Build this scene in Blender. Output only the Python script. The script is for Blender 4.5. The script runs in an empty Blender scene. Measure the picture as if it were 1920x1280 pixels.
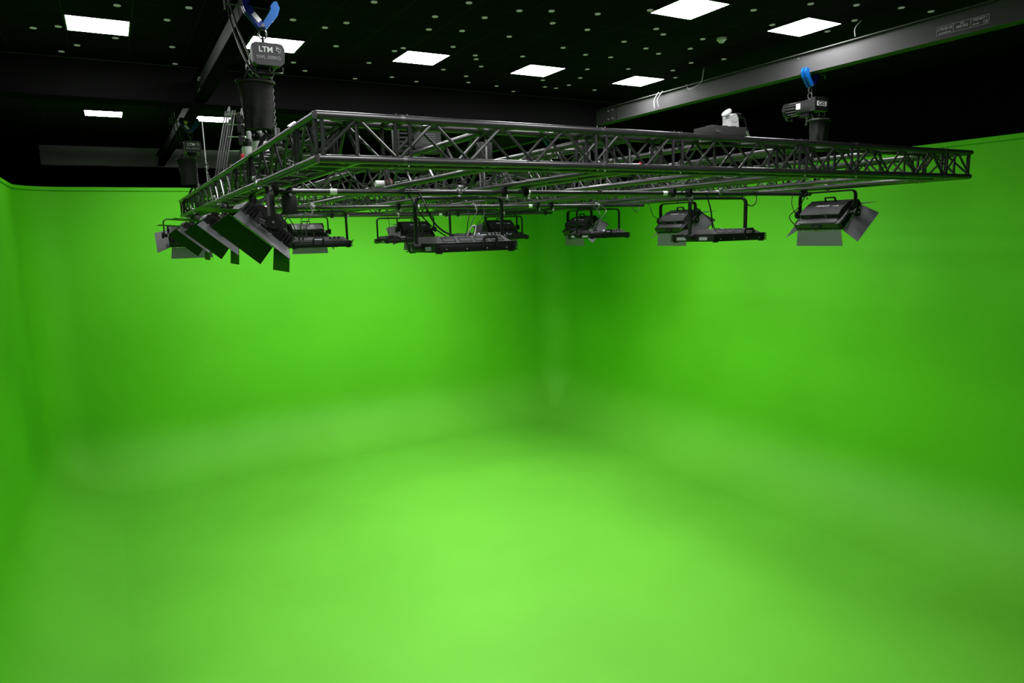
import bpy, bmesh, math, random
from mathutils import Vector as V, Matrix as M4
random.seed(4)
C = bpy.context.scene.collection
H = 4.9                      # height of the camera above the studio floor; z values below are relative to it
PI = math.pi

# ---------------------------------------------------------------- materials
MATS = {}
def mat(name, col, rough=.5, metal=0., spec=.5, noise=.08, scale=8., emit=0., ecol=None, bump=0., bscale=60.):
    if name in MATS: return MATS[name]
    m = bpy.data.materials.new(name); m.use_nodes = True
    nt = m.node_tree; b = nt.nodes['Principled BSDF']
    b.inputs['Roughness'].default_value = rough
    b.inputs['Metallic'].default_value = metal
    b.inputs['Specular IOR Level'].default_value = spec
    tc = nt.nodes.new('ShaderNodeTexCoord')
    n = nt.nodes.new('ShaderNodeTexNoise'); n.inputs['Scale'].default_value = scale; n.inputs['Detail'].default_value = 3
    nt.links.new(tc.outputs['Object'], n.inputs['Vector'])
    r = nt.nodes.new('ShaderNodeMix'); r.data_type = 'RGBA'
    r.inputs[6].default_value = [c*(1-noise) for c in col]+[1]; r.inputs[7].default_value = [min(1, c*(1+noise)) for c in col]+[1]
    nt.links.new(n.outputs['Fac'], r.inputs[0]); nt.links.new(r.outputs[2], b.inputs['Base Color'])
    if emit:
        b.inputs['Emission Color'].default_value = list(ecol or col)+[1]; b.inputs['Emission Strength'].default_value = emit
    if bump:
        n2 = nt.nodes.new('ShaderNodeTexNoise'); n2.inputs['Scale'].default_value = bscale
        nt.links.new(tc.outputs['Object'], n2.inputs['Vector'])
        bp = nt.nodes.new('ShaderNodeBump'); bp.inputs['Strength'].default_value = bump; bp.inputs['Distance'].default_value = .01
        nt.links.new(n2.outputs['Fac'], bp.inputs['Height']); nt.links.new(bp.outputs['Normal'], b.inputs['Normal'])
    MATS[name] = m; return m
def green_mat():
    m = bpy.data.materials.new('chroma green paint'); m.use_nodes = True; nt = m.node_tree; b = nt.nodes['Principled BSDF']
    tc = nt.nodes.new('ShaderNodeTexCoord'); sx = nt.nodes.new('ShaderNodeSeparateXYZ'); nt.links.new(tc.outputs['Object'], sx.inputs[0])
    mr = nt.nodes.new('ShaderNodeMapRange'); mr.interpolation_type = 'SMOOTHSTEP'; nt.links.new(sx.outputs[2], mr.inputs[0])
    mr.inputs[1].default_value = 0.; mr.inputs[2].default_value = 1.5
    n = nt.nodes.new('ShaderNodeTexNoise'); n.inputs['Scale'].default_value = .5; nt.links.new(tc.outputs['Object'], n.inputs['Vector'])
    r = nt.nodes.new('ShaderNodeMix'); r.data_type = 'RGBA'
    r.inputs[6].default_value = (.17, .56, .048, 1); r.inputs[7].default_value = (.115, .52, .018, 1)  # floor end made yellower: bright light on the floor put into the colour
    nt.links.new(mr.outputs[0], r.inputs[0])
    q = nt.nodes.new('ShaderNodeMapRange'); nt.links.new(n.outputs['Fac'], q.inputs[0]); q.inputs[1].default_value = .3; q.inputs[2].default_value = .7; q.inputs[3].default_value = .95; q.inputs[4].default_value = 1.05
    h = nt.nodes.new('ShaderNodeHueSaturation'); nt.links.new(q.outputs[0], h.inputs['Value']); nt.links.new(r.outputs[2], h.inputs['Color'])
    nt.links.new(h.outputs[0], b.inputs['Base Color']); b.inputs['Roughness'].default_value = .6; b.inputs['Specular IOR Level'].default_value = .25
    return m
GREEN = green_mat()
TRUSS = mat('black anodised aluminium', (.075, .075, .075), .3, spec=.8, noise=.2, metal=.5)
PIPE = mat('dark steel pipe', (.09, .09, .09), .28, spec=.8, noise=.2, metal=.6)
BLACK = mat('matte black paint', (.012, .012, .013), .6, noise=.2)
VOID = mat('black cloth and shade black', (.003, .003, .0035), .95, spec=.05, noise=.3)  # cloth and walls; also blacks out beam flanges in place of shade
BEAMC = mat('black cladding', (.0045, .0045, .0047), .7, spec=.2, noise=.1, scale=2)
BEAMF = mat('brightened grey steel', (.6, .58, .58), .55, spec=.3, noise=.1, scale=2)  # far beam steel, lightened in colour to stand in for light on it
BEAMG = mat('grey painted steel', (.065, .063, .065), .55, spec=.3, noise=.1, scale=2)
HOUS = mat('charcoal lamp housing', (.055, .053, .057), .42, noise=.12, scale=12)
HOUSD = mat('black lamp body', (.018, .018, .019), .4, noise=.2, scale=14)
DOOR = mat('grey barn door sheet', (.17, .17, .185), .5, spec=.5, noise=.06, scale=4)
DOORI = mat('shaded barn door inside', (.018, .02, .018), .45, noise=.1)  # inner door side darkened in colour to stand for its shade
SILV = mat('bare aluminium', (.62, .62, .62), .3, metal=.8, noise=.1)
WHITE = mat('white plastic', (.75, .75, .75), .4, noise=.03)
LTGREY = mat('light grey rubber', (.35, .36, .37), .5, noise=.1)
CABLE = mat('black rubber cable', (.014, .014, .015), .45, noise=.2)
CABLEG = mat('grey rubber cable', (.09, .09, .09), .45, noise=.2)
BLUE = mat('blue enamel steel', (.003, .085, .30), .35, spec=.6, noise=.08)
BLUED = mat('dark blue enamel steel', (.008, .018, .22), .35, spec=.6, noise=.08)
RED = mat('red plastic', (.6, .03, .04), .4, noise=.1)
YELL = mat('yellow plastic', (.75, .5, .12), .4, noise=.1)
BAG = mat('black nylon fabric', (.022, .022, .022), .8, spec=.3, noise=.4, scale=9, bump=.5, bscale=14)
STEEL = mat('dark chain steel', (.16, .16, .16), .35, metal=.8, noise=.2)
INK = mat('white print', (.7, .7, .7), .5, noise=.02, emit=.12, ecol=(.8, .8, .8))  # print given a slight glow of its own, though no lamp
INKG = mat('grey print', (.3, .3, .3), .6, noise=.02, emit=.1, ecol=(.5, .5, .5))  # slight added glow here as well
LED = mat('frosted led diffuser', (.8, .8, .8), .5, noise=.01, emit=1.2, ecol=(1, 1, 1))
LEDOFF = mat('unlit led diffuser', (.35, .35, .34), .5, noise=.02)
PANEL = mat('glowing opal diffuser', (.9, .9, .9), .5, noise=.01, emit=34., ecol=(1, 1, 1))
DISC = mat('pale disc', (.5, .5, .48), .5, noise=.1, emit=.10, ecol=(.9, .9, .85))  # slight glow added to keep the discs pale and neutral
SCREEN = mat('lcd screen', (.5, .53, .6), .2, noise=.1, emit=.25, ecol=(.8, .85, 1))

def ceiling_mat():
    m = bpy.data.materials.new('black ceiling tiles'); m.use_nodes = True
    nt = m.node_tree; b = nt.nodes['Principled BSDF']; b.inputs['Roughness'].default_value = .8; b.inputs['Specular IOR Level'].default_value = .12
    tc = nt.nodes.new('ShaderNodeTexCoord')
    sx = nt.nodes.new('ShaderNodeSeparateXYZ'); nt.links.new(tc.outputs['Object'], sx.inputs[0])
    outs = []
    for ax, off in ((0, -.2), (1, 8.45-.6*40)):
        a = nt.nodes.new('ShaderNodeMath'); a.operation = 'SUBTRACT'; nt.links.new(sx.outputs[ax], a.inputs[0]); a.inputs[1].default_value = off-60*.6*0
        w = nt.nodes.new('ShaderNodeMath'); w.operation = 'PINGPONG'; nt.links.new(a.outputs[0], w.inputs[0]); w.inputs[1].default_value = .3
        l = nt.nodes.new('ShaderNodeMath'); l.operation = 'LESS_THAN'; nt.links.new(w.outputs[0], l.inputs[0]); l.inputs[1].default_value = .005
        outs.append(l)
    mx = nt.nodes.new('ShaderNodeMath'); mx.operation = 'MAXIMUM'
    nt.links.new(outs[0].outputs[0], mx.inputs[0]); nt.links.new(outs[1].outputs[0], mx.inputs[1])
    n = nt.nodes.new('ShaderNodeTexNoise'); n.inputs['Scale'].default_value = .8; nt.links.new(tc.outputs['Object'], n.inputs['Vector'])
    mm = nt.nodes.new('ShaderNodeMath'); mm.operation = 'MULTIPLY'; nt.links.new(mx.outputs[0], mm.inputs[0]); nt.links.new(n.outputs['Fac'], mm.inputs[1])
    r = nt.nodes.new('ShaderNodeMix'); r.data_type = 'RGBA'
    r.inputs[6].default_value = (.002, .002, .002, 1); r.inputs[7].default_value = (.05, .05, .05, 1)
    nt.links.new(mm.outputs[0], r.inputs[0]); nt.links.new(r.outputs[2], b.inputs['Base Color'])
    return m
CEIL = ceiling_mat()

# ---------------------------------------------------------------- mesh helpers
class MB:
    def __init__(s): s.bm = bmesh.new()
    def box(s, c, d, mx=None, bev=0.):
        r = bmesh.ops.create_cube(s.bm, size=1)
        T = M4.Translation(V(c)) @ M4.Diagonal((d[0], d[1], d[2], 1))
        if mx is not None: T = mx @ T
        bmesh.ops.transform(s.bm, matrix=T, verts=r['verts'])
        if bev:
            es = list({e for v in r['verts'] for e in v.link_edges})
            bmesh.ops.bevel(s.bm, geom=es, offset=bev, segments=2, affect='EDGES', profile=.5)
        return s
    def cyl(s, p, q, r, n=10, r2=None):
        p, q = V(p), V(q); d = q-p
        if d.length < 1e-6: return s
        k = bmesh.ops.create_cone(s.bm, cap_ends=True, segments=n, radius1=r, radius2=r if r2 is None else r2, depth=d.length)
        bmesh.ops.transform(s.bm, matrix=M4.Translation((p+q)/2) @ d.to_track_quat('Z', 'Y').to_matrix().to_4x4(), verts=k['verts'])
        return s
    def path(s, pts, r, n=6, closed=False, flat=None):
        pts = [V(p) for p in pts]; N = len(pts); rings = []
        t0 = None; nrm = None
        for i in range(N):
            if closed: t = (pts[(i+1) % N]-pts[i-1])
            else: t = pts[min(i+1, N-1)]-pts[max(i-1, 0)]
            t.normalize()
            if nrm is None:
                a = V((0, 0, 1)) if abs(t.z) < .9 else V((1, 0, 0))
                nrm = (a-t*a.dot(t)).normalized()
            else:
                nrm = nrm-t*nrm.dot(t)
                nrm = nrm.normalized() if nrm.length > 1e-5 else t.orthogonal().normalized()
            bn = t.cross(nrm)
            ra, rb = (r, r) if flat is None else flat
            rings.append([s.bm.verts.new(pts[i]+nrm*math.cos(2*PI*k/n+PI/n)*ra+bn*math.sin(2*PI*k/n+PI/n)*rb) for k in range(n)])
        for i in range(N if closed else N-1):
            a, b = rings[i], rings[(i+1) % N]
            for k in range(n):
                try: s.bm.faces.new((a[k], a[(k+1) % n], b[(k+1) % n], b[k]))
                except ValueError: pass
        if not closed:
            s.bm.faces.new(rings[0][::-1]); s.bm.faces.new(rings[-1])
        return s
    def prism(s, poly, a, b, axis=0, mx=None):
        """poly: 2-D outline, swept from a to b along axis (0: poly is (y,z), 1: (x,z), 2: (x,y))"""
        def P(u, v, w):
            p = V((w, u, v)) if axis == 0 else V((u, w, v)) if axis == 1 else V((u, v, w))
            return mx @ p if mx is not None else p
        A = [s.bm.verts.new(P(u, v, a)) for u, v in poly]; B = [s.bm.verts.new(P(u, v, b)) for u, v in poly]
        n = len(poly)
        s.bm.faces.new(A); s.bm.faces.new(B[::-1])
        for i in range(n): s.bm.faces.new((A[i], B[i], B[(i+1) % n], A[(i+1) % n]))
        return s
    def sheet(s, q, t=.003):
        """thin plate through four points"""
        q = [V(p) for p in q]; nn = (q[1]-q[0]).cross(q[3]-q[0]).normalized()*t/2
        A = [s.bm.verts.new(p+nn) for p in q]; B = [s.bm.verts.new(p-nn) for p in q]
        s.bm.faces.new(A); s.bm.faces.new(B[::-1])
        for i in range(4): s.bm.faces.new((A[i], B[i], B[(i+1) % 4], A[(i+1) % 4]))
        return s
    def ball(s, c, r, sc=(1, 1, 1), n=10):
        k = bmesh.ops.create_uvsphere(s.bm, u_segments=n, v_segments=max(5, n//2+1), radius=r)
        bmesh.ops.transform(s.bm, matrix=M4.Translation(V(c)) @ M4.Diagonal((*sc, 1)), verts=k['verts']); return s
    def build(s, name, m, parent=None, loc=None, smooth=True, kind=None, mx=None):
        bmesh.ops.recalc_face_normals(s.bm, faces=s.bm.faces)
        me = bpy.data.meshes.new(name)
        if mx is not None: bmesh.ops.transform(s.bm, matrix=mx, verts=s.bm.verts)
        s.bm.to_mesh(me); s.bm.free(); me.materials.append(m)
        o = bpy.data.objects.new(name, me); C.objects.link(o)
        if parent is not None: o.parent = parent
        if loc is not None: o.location = loc
        if smooth:
            for p in me.polygons: p.use_smooth = True
            try: me.set_sharp_from_angle(angle=math.radians(35))
            except Exception: pass
        if kind: o['kind'] = kind
        return o
def tag(o, label=None, cat=None, group=None, kind=None):
    if label: o['label'] = label
    if cat: o['category'] = cat
    if group: o['group'] = group
    if kind: o['kind'] = kind
    return o
def thing(name, label, cat, loc, rz=0., group=None):
    o = bpy.data.objects.new(name, None); C.objects.link(o); o.empty_display_size = .1
    o.location = (loc[0], loc[1], loc[2]+H); o.rotation_euler = (0, 0, rz)
    return tag(o, label, cat, group)
def kids(o): return [c for c in list(bpy.data.objects) if c.parent == o]
def dup(o, parent=None):
    c = o.copy(); C.objects.link(c)
    if parent is not None: c.parent = parent
    for k in kids(o): dup(k, c)
    return c
def place(proto, used, loc, rz, label, group=None):
    o = dup(proto) if used else proto
    o.location = (loc[0], loc[1], loc[2]+H); o.rotation_euler = (0, 0, rz)
    o['label'] = label
    if group: o['group'] = group
    return o
def smooth_pts(p, k=6):
    p = [V(q) for q in p]; out = []
    for i in range(len(p)-1):
        a = p[max(i-1, 0)]; b = p[i]; c = p[i+1]; d = p[min(i+2, len(p)-1)]
        for j in range(k):
            t = j/k
            out.append(.5*((2*b)+(c-a)*t+(2*a-5*b+4*c-d)*t*t+(3*b-a-3*c+d)*t**3))
    out.append(p[-1]); return out
def text(body, size, m, parent, mx, name='lettering', ext=.001, align='CENTER', bold=0., sx=1.):
    cu = bpy.data.curves.new(name, 'FONT'); cu.body = body; cu.size = size; cu.extrude = ext; cu.align_x = align; cu.align_y = 'CENTER'; cu.offset = bold
    t = bpy.data.objects.new('tmp', cu); C.objects.link(t)
    dg = bpy.context.evaluated_depsgraph_get(); dg.update()
    me = bpy.data.meshes.new_from_object(t.evaluated_get(dg))
    bpy.data.objects.remove(t); me.transform(M4.Diagonal((sx, 1, 1, 1))); me.transform(mx); me.materials.clear(); me.materials.append(m)
    o = bpy.data.objects.new(name, me); C.objects.link(o); o.parent = parent; return o
def frame(o, x, y):
    """matrix with local X along x, local Y along y, at o"""
    x = V(x).normalized(); y = V(y).normalized(); z = x.cross(y)
    return M4(((x.x, y.x, z.x, o[0]), (x.y, y.y, z.y, o[1]), (x.z, y.z, z.z, o[2]), (0, 0, 0, 1)))

# ---------------------------------------------------------------- studio shell
X0, X1, Y1, YF = -1.5, 10.85, 16.5, -3.0      # green cyclorama in plan
ZT = 1.16                                      # top of its walls
RC, RF = .75, 1.2
def off(x, y, nx, ny, d):
    return (x, y) if d <= 0 and False else ((max(X0+d, min(X1-d, x+nx*d)), min(Y1-d, y+ny*d)) if d > 0 else (x+nx*d, y+ny*d))
def path_pts():
    P = []                                     # (x, y, inward normal x, y)
    for i in range(9): P.append((X0, YF+(Y1-RC-YF)*i/8, 1, 0))
    c1 = len(P)
    for i in range(1, 13):
        a = PI-PI/2*i/12; P.append((X0+RC+RC*math.cos(a), Y1-RC+RC*math.sin(a), -math.cos(a), -math.sin(a)))
    m1 = len(P)-1
    for i in range(1, 9): P.append((X0+RC+(X1-X0-2*RC)*i/8, Y1, 0, -1))
    m2 = len(P)-1
    for i in range(1, 13):
        a = PI/2-PI/2*i/12; P.append((X1-RC+RC*math.cos(a), Y1-RC+RC*math.sin(a), -math.cos(a), -math.sin(a)))
    for i in range(1, 9): P.append((X1, Y1-RC-(Y1-RC-YF)*i/8, -1, 0))
    return P, m1, m2
PP, m1, m2 = path_pts()
prof = [(RF-RF*math.sin(PI/2*i/10), -H+RF-RF*math.cos(PI/2*i/10)) for i in range(11)]
prof += [(0, -2.5), (0, -.5), (0, ZT-.085), (-.02, ZT-.085), (-.02, ZT-.068), (.012, ZT-.068), (.012, ZT), (-.12, ZT), (-.12, -H)]
def cyc(name, seg):
    mb = MB(); rows = [[mb.bm.verts.new((*off(x, y, nx, ny, d), z+H)) for d, z in prof] for x, y, nx, ny in seg]
    for a, b in zip(rows, rows[1:]):
        for k in range(len(prof)-1): mb.bm.faces.new((a[k], a[k+1], b[k+1], b[k]))
    bmesh.ops.remove_doubles(mb.bm, verts=mb.bm.verts, dist=1e-5)
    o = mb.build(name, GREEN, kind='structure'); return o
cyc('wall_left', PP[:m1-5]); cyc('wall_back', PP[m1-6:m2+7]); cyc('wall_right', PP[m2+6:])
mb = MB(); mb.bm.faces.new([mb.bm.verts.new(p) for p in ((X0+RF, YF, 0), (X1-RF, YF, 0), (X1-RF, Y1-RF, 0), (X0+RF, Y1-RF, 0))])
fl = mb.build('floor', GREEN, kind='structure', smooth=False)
if fl.data.polygons[0].normal.z < 0: fl.data.flip_normals()
mb = MB(); mb.box((4.5, 8.5, -.16), (26, 30, .1)); mb.build('trim_subfloor', VOID, kind='structure')
mb = MB(); mb.box((4.5, 8.5, 2.32+H), (26, 30, .1)); ce = mb.build('ceiling', CEIL, kind='structure', smooth=False)
for nm, c, d in (('wall_rear', (4.5, 21.5, 3.5), (26, .1, 8)), ('wall_front', (4.5, -6, 3.5), (26, .1, 8)), ('wall_west', (-7, 8.5, 3.5), (.1, 30, 8)), ('wall_east', (15.5, 8.5, 3.5), (.1, 30, 8))):
    MB().box(c, d).build(nm, VOID, kind='structure', smooth=False)
# black masking cloth above the green walls
mb = MB(); n = 120
top = []; bot = []
for i in range(n+1):
    y = YF+(Y1+.3-YF)*i/n
    top.append(mb.bm.verts.new((X1+.28+.03*math.sin(i*1.9), y, 2.26+H))); bot.append(mb.bm.verts.new((X1+.20+.03*math.sin(i*1.9+.5), y, ZT-.3+.02*random.random()+H)))
for i in range(n): mb.bm.faces.new((top[i], top[i+1], bot[i+1], bot[i]))
tag(mb.build('masking_drape', VOID), 'black masking drape hanging behind the top of the green wall beside the hoist', 'curtain')

# ---------------------------------------------------------------- steelwork of the ceiling
BEAML = mat('shaded grey steel', (.022, .022, .022), .6, spec=.3, noise=.1, scale=2)  # left beam's copy of the grey steel, its shade put into the colour
def ibeam(name, x, label, ya=-1., yb=19., BEAMG=BEAMG):
    z0, z1, w = 1.84, 2.09, .16
    r = thing(name, label, 'steel beam', (x, ya, 0))
    L = yb-ya
    MB().box((0, L/2, (z0+z1)/2), (.07, L, z1-z0-.02)).build('beam_web', BEAMG, r, smooth=False)
    MB().box((0, L/2, z0+.006), (w, L, .012)).build('flange', VOID if BEAMG is BEAML else BEAMG, r, smooth=False)  # left beam's flanges blackened in colour to keep green bounce light off
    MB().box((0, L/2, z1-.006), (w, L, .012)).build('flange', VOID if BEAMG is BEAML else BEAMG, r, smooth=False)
    return r
XL, XR = 1.2, 7.65
ib1 = ibeam('steel_beam', XL, 'dark steel beam carrying the large LTM hoist, running back over the black boxed beam', BEAMG=BEAML)
ib2 = ibeam('steel_beam', XR, 'long grey steel beam with a white load rating sign on its web')
for bmx, xs in ((ib2, -1), (ib1, -1)):
    for yy in (9.72,):
        MB().box((xs*.038, yy+1, 1.965), (.008, .012, .23)).build('joint_line', BLACK, bmx, smooth=False)
        for dy, dz in ((.1, .07), (.22, .07), (.1, -.07), (.22, -.07)):
            MB().cyl((xs*.035, yy+1+dy, 1.965+dz), (xs*.06, yy+1+dy, 1.965+dz), .014, 6).build('bolt', SILV, bmx)
    for yy, dz in ((6.1, .08), (6.0, -.08)):
        MB().cyl((xs*.035, yy+1, 1.965+dz), (xs*.05, yy+1, 1.965+dz), .011, 6).build('bolt', SILV, bmx)
# load sign on the web of the right beam
sg = thing('load_sign', 'white outlined load rating sign reading SWL 500 KG printed on the grey steel beam', 'sign', (XR-.037, 4.17, 1.938))
mx = frame((0, 0, 0), (0, -1, 0), (0, 0, 1))          # reads from the -X side
w, h, t = .5, .082, .003
mb = MB()
for a, b in (((-w/2, -h/2), (w/2, -h/2)), ((-w/2, h/2), (w/2, h/2)), ((-w/2, -h/2), (-w/2, h/2)), ((w/2, -h/2), (w/2, h/2)), ((-w/6, -h/2), (-w/6, h/2)), ((w/6, -h/2), (w/6, h/2))):
    mb.box(((a[0]+b[0])/2, (a[1]+b[1])/2, .001), (abs(a[0]-b[0])+t, abs(a[1]-b[1])+t, .002))
mb.build('border', INKG, sg, mx=mx)
for s_, sz, px, py, xx in (('CTRUSS UK', .036, -w/3, .012, .8), ('www.trussuk.com', .017, -w/3, -.025, 1), ('SWL', .018, 0, .024, 1), ('500 KG', .036, 0, -.006, 1), ('1763-BAY 1', .029, w/3, .02, .95), ('JAN 2021', .015, w/4+.008, -.02, 1), ('CE', .034, w/2-.032, -.018, 1)):
    text(s_, sz, INKG, sg, mx @ M4.Translation((px, py, .001)), bold=.0008, sx=xx)
# clad beams across
def clad(name, y, z0, z1, x0, x1, m, label, lip):
    r = thing(name, label, 'steel beam', ((x0+x1)/2, y, 0)); w = x1-x0
    MB().box((0, .15, (z0+z1)/2), (w, .3, z1-z0), bev=.004).build('beam_web', m, r, smooth=False)
    MB().box((0, .13, z1-.008), (w, .3, .012)).build('flange', lip, r, smooth=False)  # on the black beam, grey lip paints the lit line along its top edge
    MB().box((0, .13, z0+.004), (w, .34, .012)).build('flange', lip if m is BEAMF else VOID, r, smooth=False)  # black beam's underside coloured darker so no green bounce shows
clad('cross_beam', 10.3, 1.79, 2.262, -6, 12.5, BEAMC, 'wide black boxed beam crossing beneath the tiled ceiling', BEAMG)
clad('cross_beam', 19.1, 1.82, 2.262, -1.2, 13, BEAMF, 'distant grey beam seen below the black boxed beam behind the small hoist', LTGREY)

# ceiling panels
def cpanel(cx, cy):
    r = thing('ceiling_panel', '', 'ceiling light', (cx, cy, 2.27))
    MB().box((0, 0, -.006), (.56, .56, .01)).build('diffuser', PANEL, r, smooth=False)
    mb = MB()
    for sx, sy, dx, dy in ((0, 1, .6, .02), (0, -1, .6, .02), (1, 0, .02, .6), (-1, 0, .02, .6)):
        mb.box((sx*.29, sy*.29, -.006), (dx, dy, .014))
    mb.build('frame', BLACK, r, smooth=False)
    return r
cp = cpanel(0, 0)
for i, (cx, cy, lb) in enumerate([
    (.1, 8.77, 'square white ceiling panel alone on the dark side of the ceiling above the boxed beam'),
    (1.88, 8.8, 'square white ceiling panel partly hidden behind the hoist marked LTM'),
    (3.68, 8.72, 'bright ceiling panel above the black boxed beam, first one clear of the LTM hoist'),
    (5.45, 8.74, 'bright ceiling panel above the black boxed beam, second one clear of the LTM hoist'),
    (7.26, 8.74, 'bright ceiling panel nearest the corner where the black beam meets the grey beam'),
    (5.45, 5.74, 'bright ceiling panel cut by the top edge of the view, beside the long grey beam'),
    (7.18, 5.7, 'bright ceiling panel closest to the long grey beam and to the smoke detector'),
    (.1, 14.4, 'ceiling panel seen beneath the black boxed beam, alone above the distant grey beam'),
    (1.86, 14.4, 'ceiling panel seen beneath the black boxed beam behind the small far hoist'),
    (3.56, 14.45, 'ceiling panel glimpsed beneath the black boxed beam over the corner of the truss')]):
    place(cp, i > 0, (cx, cy, 2.27), 0, lb, 'square luminous panels in the black ceiling')
DISCS = [(2.4, 7.66), (2.45, 6.9), (3.17, 7.08), (3.29, 7.53), (3.65, 7.43), (3.66, 6.9), (3.3, 6.54), (3.88, 6.55), (4.19, 6.42), (4.43, 6.77), (4.25, 7.42), (3.84, 8.08), (3.31, 8.37), (3.26, 8.54), (3.16, 9.23), (4.27, 8.34), (4.37, 8.51), (4.61, 8.84), (4.21, 9.2), (3.72, 9.9), (3.27, 10.19), (4.15, 10.04), (4.68, 9.45), (4.89, 9.81), (5.41, 9.88), (5.86, 10.14), (4.86, 8.15), (5.11, 7.58), (4.93, 6.82), (4.69, 6.3), (5.57, 7.75), (6.07, 8.41), (6.3, 8.91), (5.86, 9.25), (6.15, 9.65), (6.37, 9.67), (6.43, 9.4), (5.96, 7.73), (5.64, 7.05), (6.1, 7.19), (6.43, 7.33), (6.61, 8.17), (7.28, 7.99), (7.65, 8.34), (5.64, 6.47), (5.87, 6.61), (5.12, 5.97), (7.04, 9.56), (-0.49, 9.14), (-0.26, 8.98), (0.27, 8.0), (0.88, 7.8), (0.72, 8.3), (0.26, 9.22), (-0.12, 9.71), (-0.29, 10.08), (0.84, 9.38), (0.93, 10.22), (1.87, 7.78), (1.65, 7.95), (2.24, 7.92), (2.55, 8.6), (2.27, 9.58), (2.51, 9.98), (2.1, 9.76), (6.14, 5.51), (6.53, 5.11), (7.02, 4.93), (7.51, 5.29), (6.77, 5.8), (7.61, 5.71), (7.56, 4.78), (6.46, 6.57), (6.64, 6.97), (7.47, 7.2), (7.2, 7.54), (8.0, 4.72)]
d0 = MB().cyl((0, 0, 0), (0, 0, -.008), .032, 16).build('ceiling_disc', DISC, loc=(0, 0, 0))
tag(d0, 'small pale round disc dotted on the black ceiling tiles', 'ceiling fitting', 'small pale discs on the black ceiling')
for i, (x, y) in enumerate(DISCS):
    o = d0.copy() if i else d0
    if i: C.objects.link(o)
    o.location = (x, y, 2.27+H)
r = thing('smoke_detector', 'white domed smoke detector on the black ceiling near a bright panel', 'smoke detector', (6.65, 6.45, 2.27))
MB().cyl((0, 0, 0), (0, 0, -.025), .06, 20).build('base', WHITE, r)
MB().ball((0, 0, -.03), .045, (1, 1, .7), 16).build('dome', WHITE, r)

# ---------------------------------------------------------------- truss grid
ZA, ZB = .697, .457           # chord centre heights (top, bottom)
CR, BR = .025, .010
TG = thing('truss_grid', 'large black aluminium box truss grid hung level beneath the steel beams by chain hoists', 'truss', (XL, 4.093, 0))
ox, oy = XL, 4.093
def L_(p): return (p[0]-ox, p[1]-oy, p[2])
def run(axis, a, b, lo, hi, joints, label=None, own_braces=False, ladder=False, ends=(0, 0), own_couplers=False, outer=0.):
    """one box truss; axis 0 runs along X, axis 1 along Y; lo, hi: its two chord lines on the other axis"""
    P = (lambda s, c, z: L_((s, c, z))) if axis == 0 else (lambda s, c, z: L_((c, s, z)))
    mb = MB(); cols = (lo,) if ladder else (lo, hi)
    n = max(2, round((b-a)/.2475)); n += n % 2; st = (b-a)/n
    braces = []
    for ci, c in enumerate(cols):
        for i in range(n):
            za, zb = (ZB, ZA) if (i+ci*0) % 2 == 0 else (ZA, ZB)
            e = .018 if za < zb else -.018
            p, q = P(a+i*st+.012, c, za+e), P(a+(i+1)*st-.012, c, zb-e)
            if own_braces: braces.append((p, q))
            else: mb.cyl(p, q, BR, 6)
    if not ladder:
        for z in (ZA, ZB):
            for i in range(n):
                ca, cb = (lo, hi) if i % 2 == 0 else (hi, lo)
                mb.cyl(P(a+i*st, ca, z), P(a+(i+1)*st, cb, z), BR, 6)
    frames = []
    for j in list(joints)+[a+.03, b-.03]:
        for dj in ((-.045, .045) if j in joints else (0,)):
            sep = own_couplers and j in joints
            mf = MB() if sep else mb
            for c in cols: mf.cyl(P(j+dj, c, ZB), P(j+dj, c, ZA), .0125, 6)
            if not ladder:
                for z in (ZA, ZB): mf.cyl(P(j+dj, lo, z), P(j+dj, hi, z), .0125, 6)
            if sep: frames.append(mf)
    t = mb.build('box_truss' if not ladder else 'ladder_truss', TRUSS, TG)
    for mf in frames: mf.build('end_frame', BLACK, t)
    for p, q in braces: MB().cyl(p, q, BR, 8).build('brace', TRUSS, t)
    e0, e1 = ends
    for c in cols:
        for z in (ZA, ZB):
            MB().cyl(P(a-e0, c, z), P(b+e1, c, z), CR, 14).build('chord', TRUSS, t)
    for j in joints:
        for c in cols:
            for z in (ZA, ZB):
                mb = MB(); mb.cyl(P(j-.014, c, z), P(j+.014, c, z), CR+.0025, 12)
                for dj in (-.035, .035): mb.cyl(P(j+dj, c, z-.031), P(j+dj, c, z+.034), .005, 6)
                if own_couplers: mb.build('coupler', STEEL, t)
                else: mb.bm.free()
        if own_couplers: MB().ball(P(j+.03, outer, ZB-.031), .006, n=8).build('pin', WHITE, t)
    return t
XA, XB_, YA, YB_ = 1.073, 7.79, 4.093, 13.17
W_ = .24
run(0, XA, XB_, YA, YA+W_, (1.587, 3.068, 3.784, 5.204, 5.902, 7.32), 'long near box truss', own_braces=True, own_couplers=True, outer=YA)
run(0, XA, XB_, YB_-W_, YB_, (1.587, 3.068, 3.784, 5.204, 5.902, 7.32), 'far box truss')
run(1, YA, YB_, XA, XA+W_, (4.6, 6.38, 7.1, 8.6, 10.0, 10.75, 12.6), own_couplers=True, outer=XA)
run(1, YA, YB_, XB_-W_, XB_, (4.6, 6.38, 7.1, 8.6, 10.0, 10.75, 12.6), own_couplers=True, outer=XB_)
for yy in (6.9, 10.3): run(0, XA+W_, XB_-W_, yy, yy+W_, (1.587, 3.068, 3.784, 5.204, 5.902))
for xx in (3.3, 5.43): run(1, YA+W_, YB_-W_, xx, xx+W_, (4.6, 6.38, 7.3, 8.6, 10.0, 10.75))
for xx in (2.3, 4.45, 6.7): run(1, YA+W_+.01, YB_-W_-.01, xx, xx, (6.38, 8.6), ladder=True)

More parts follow.
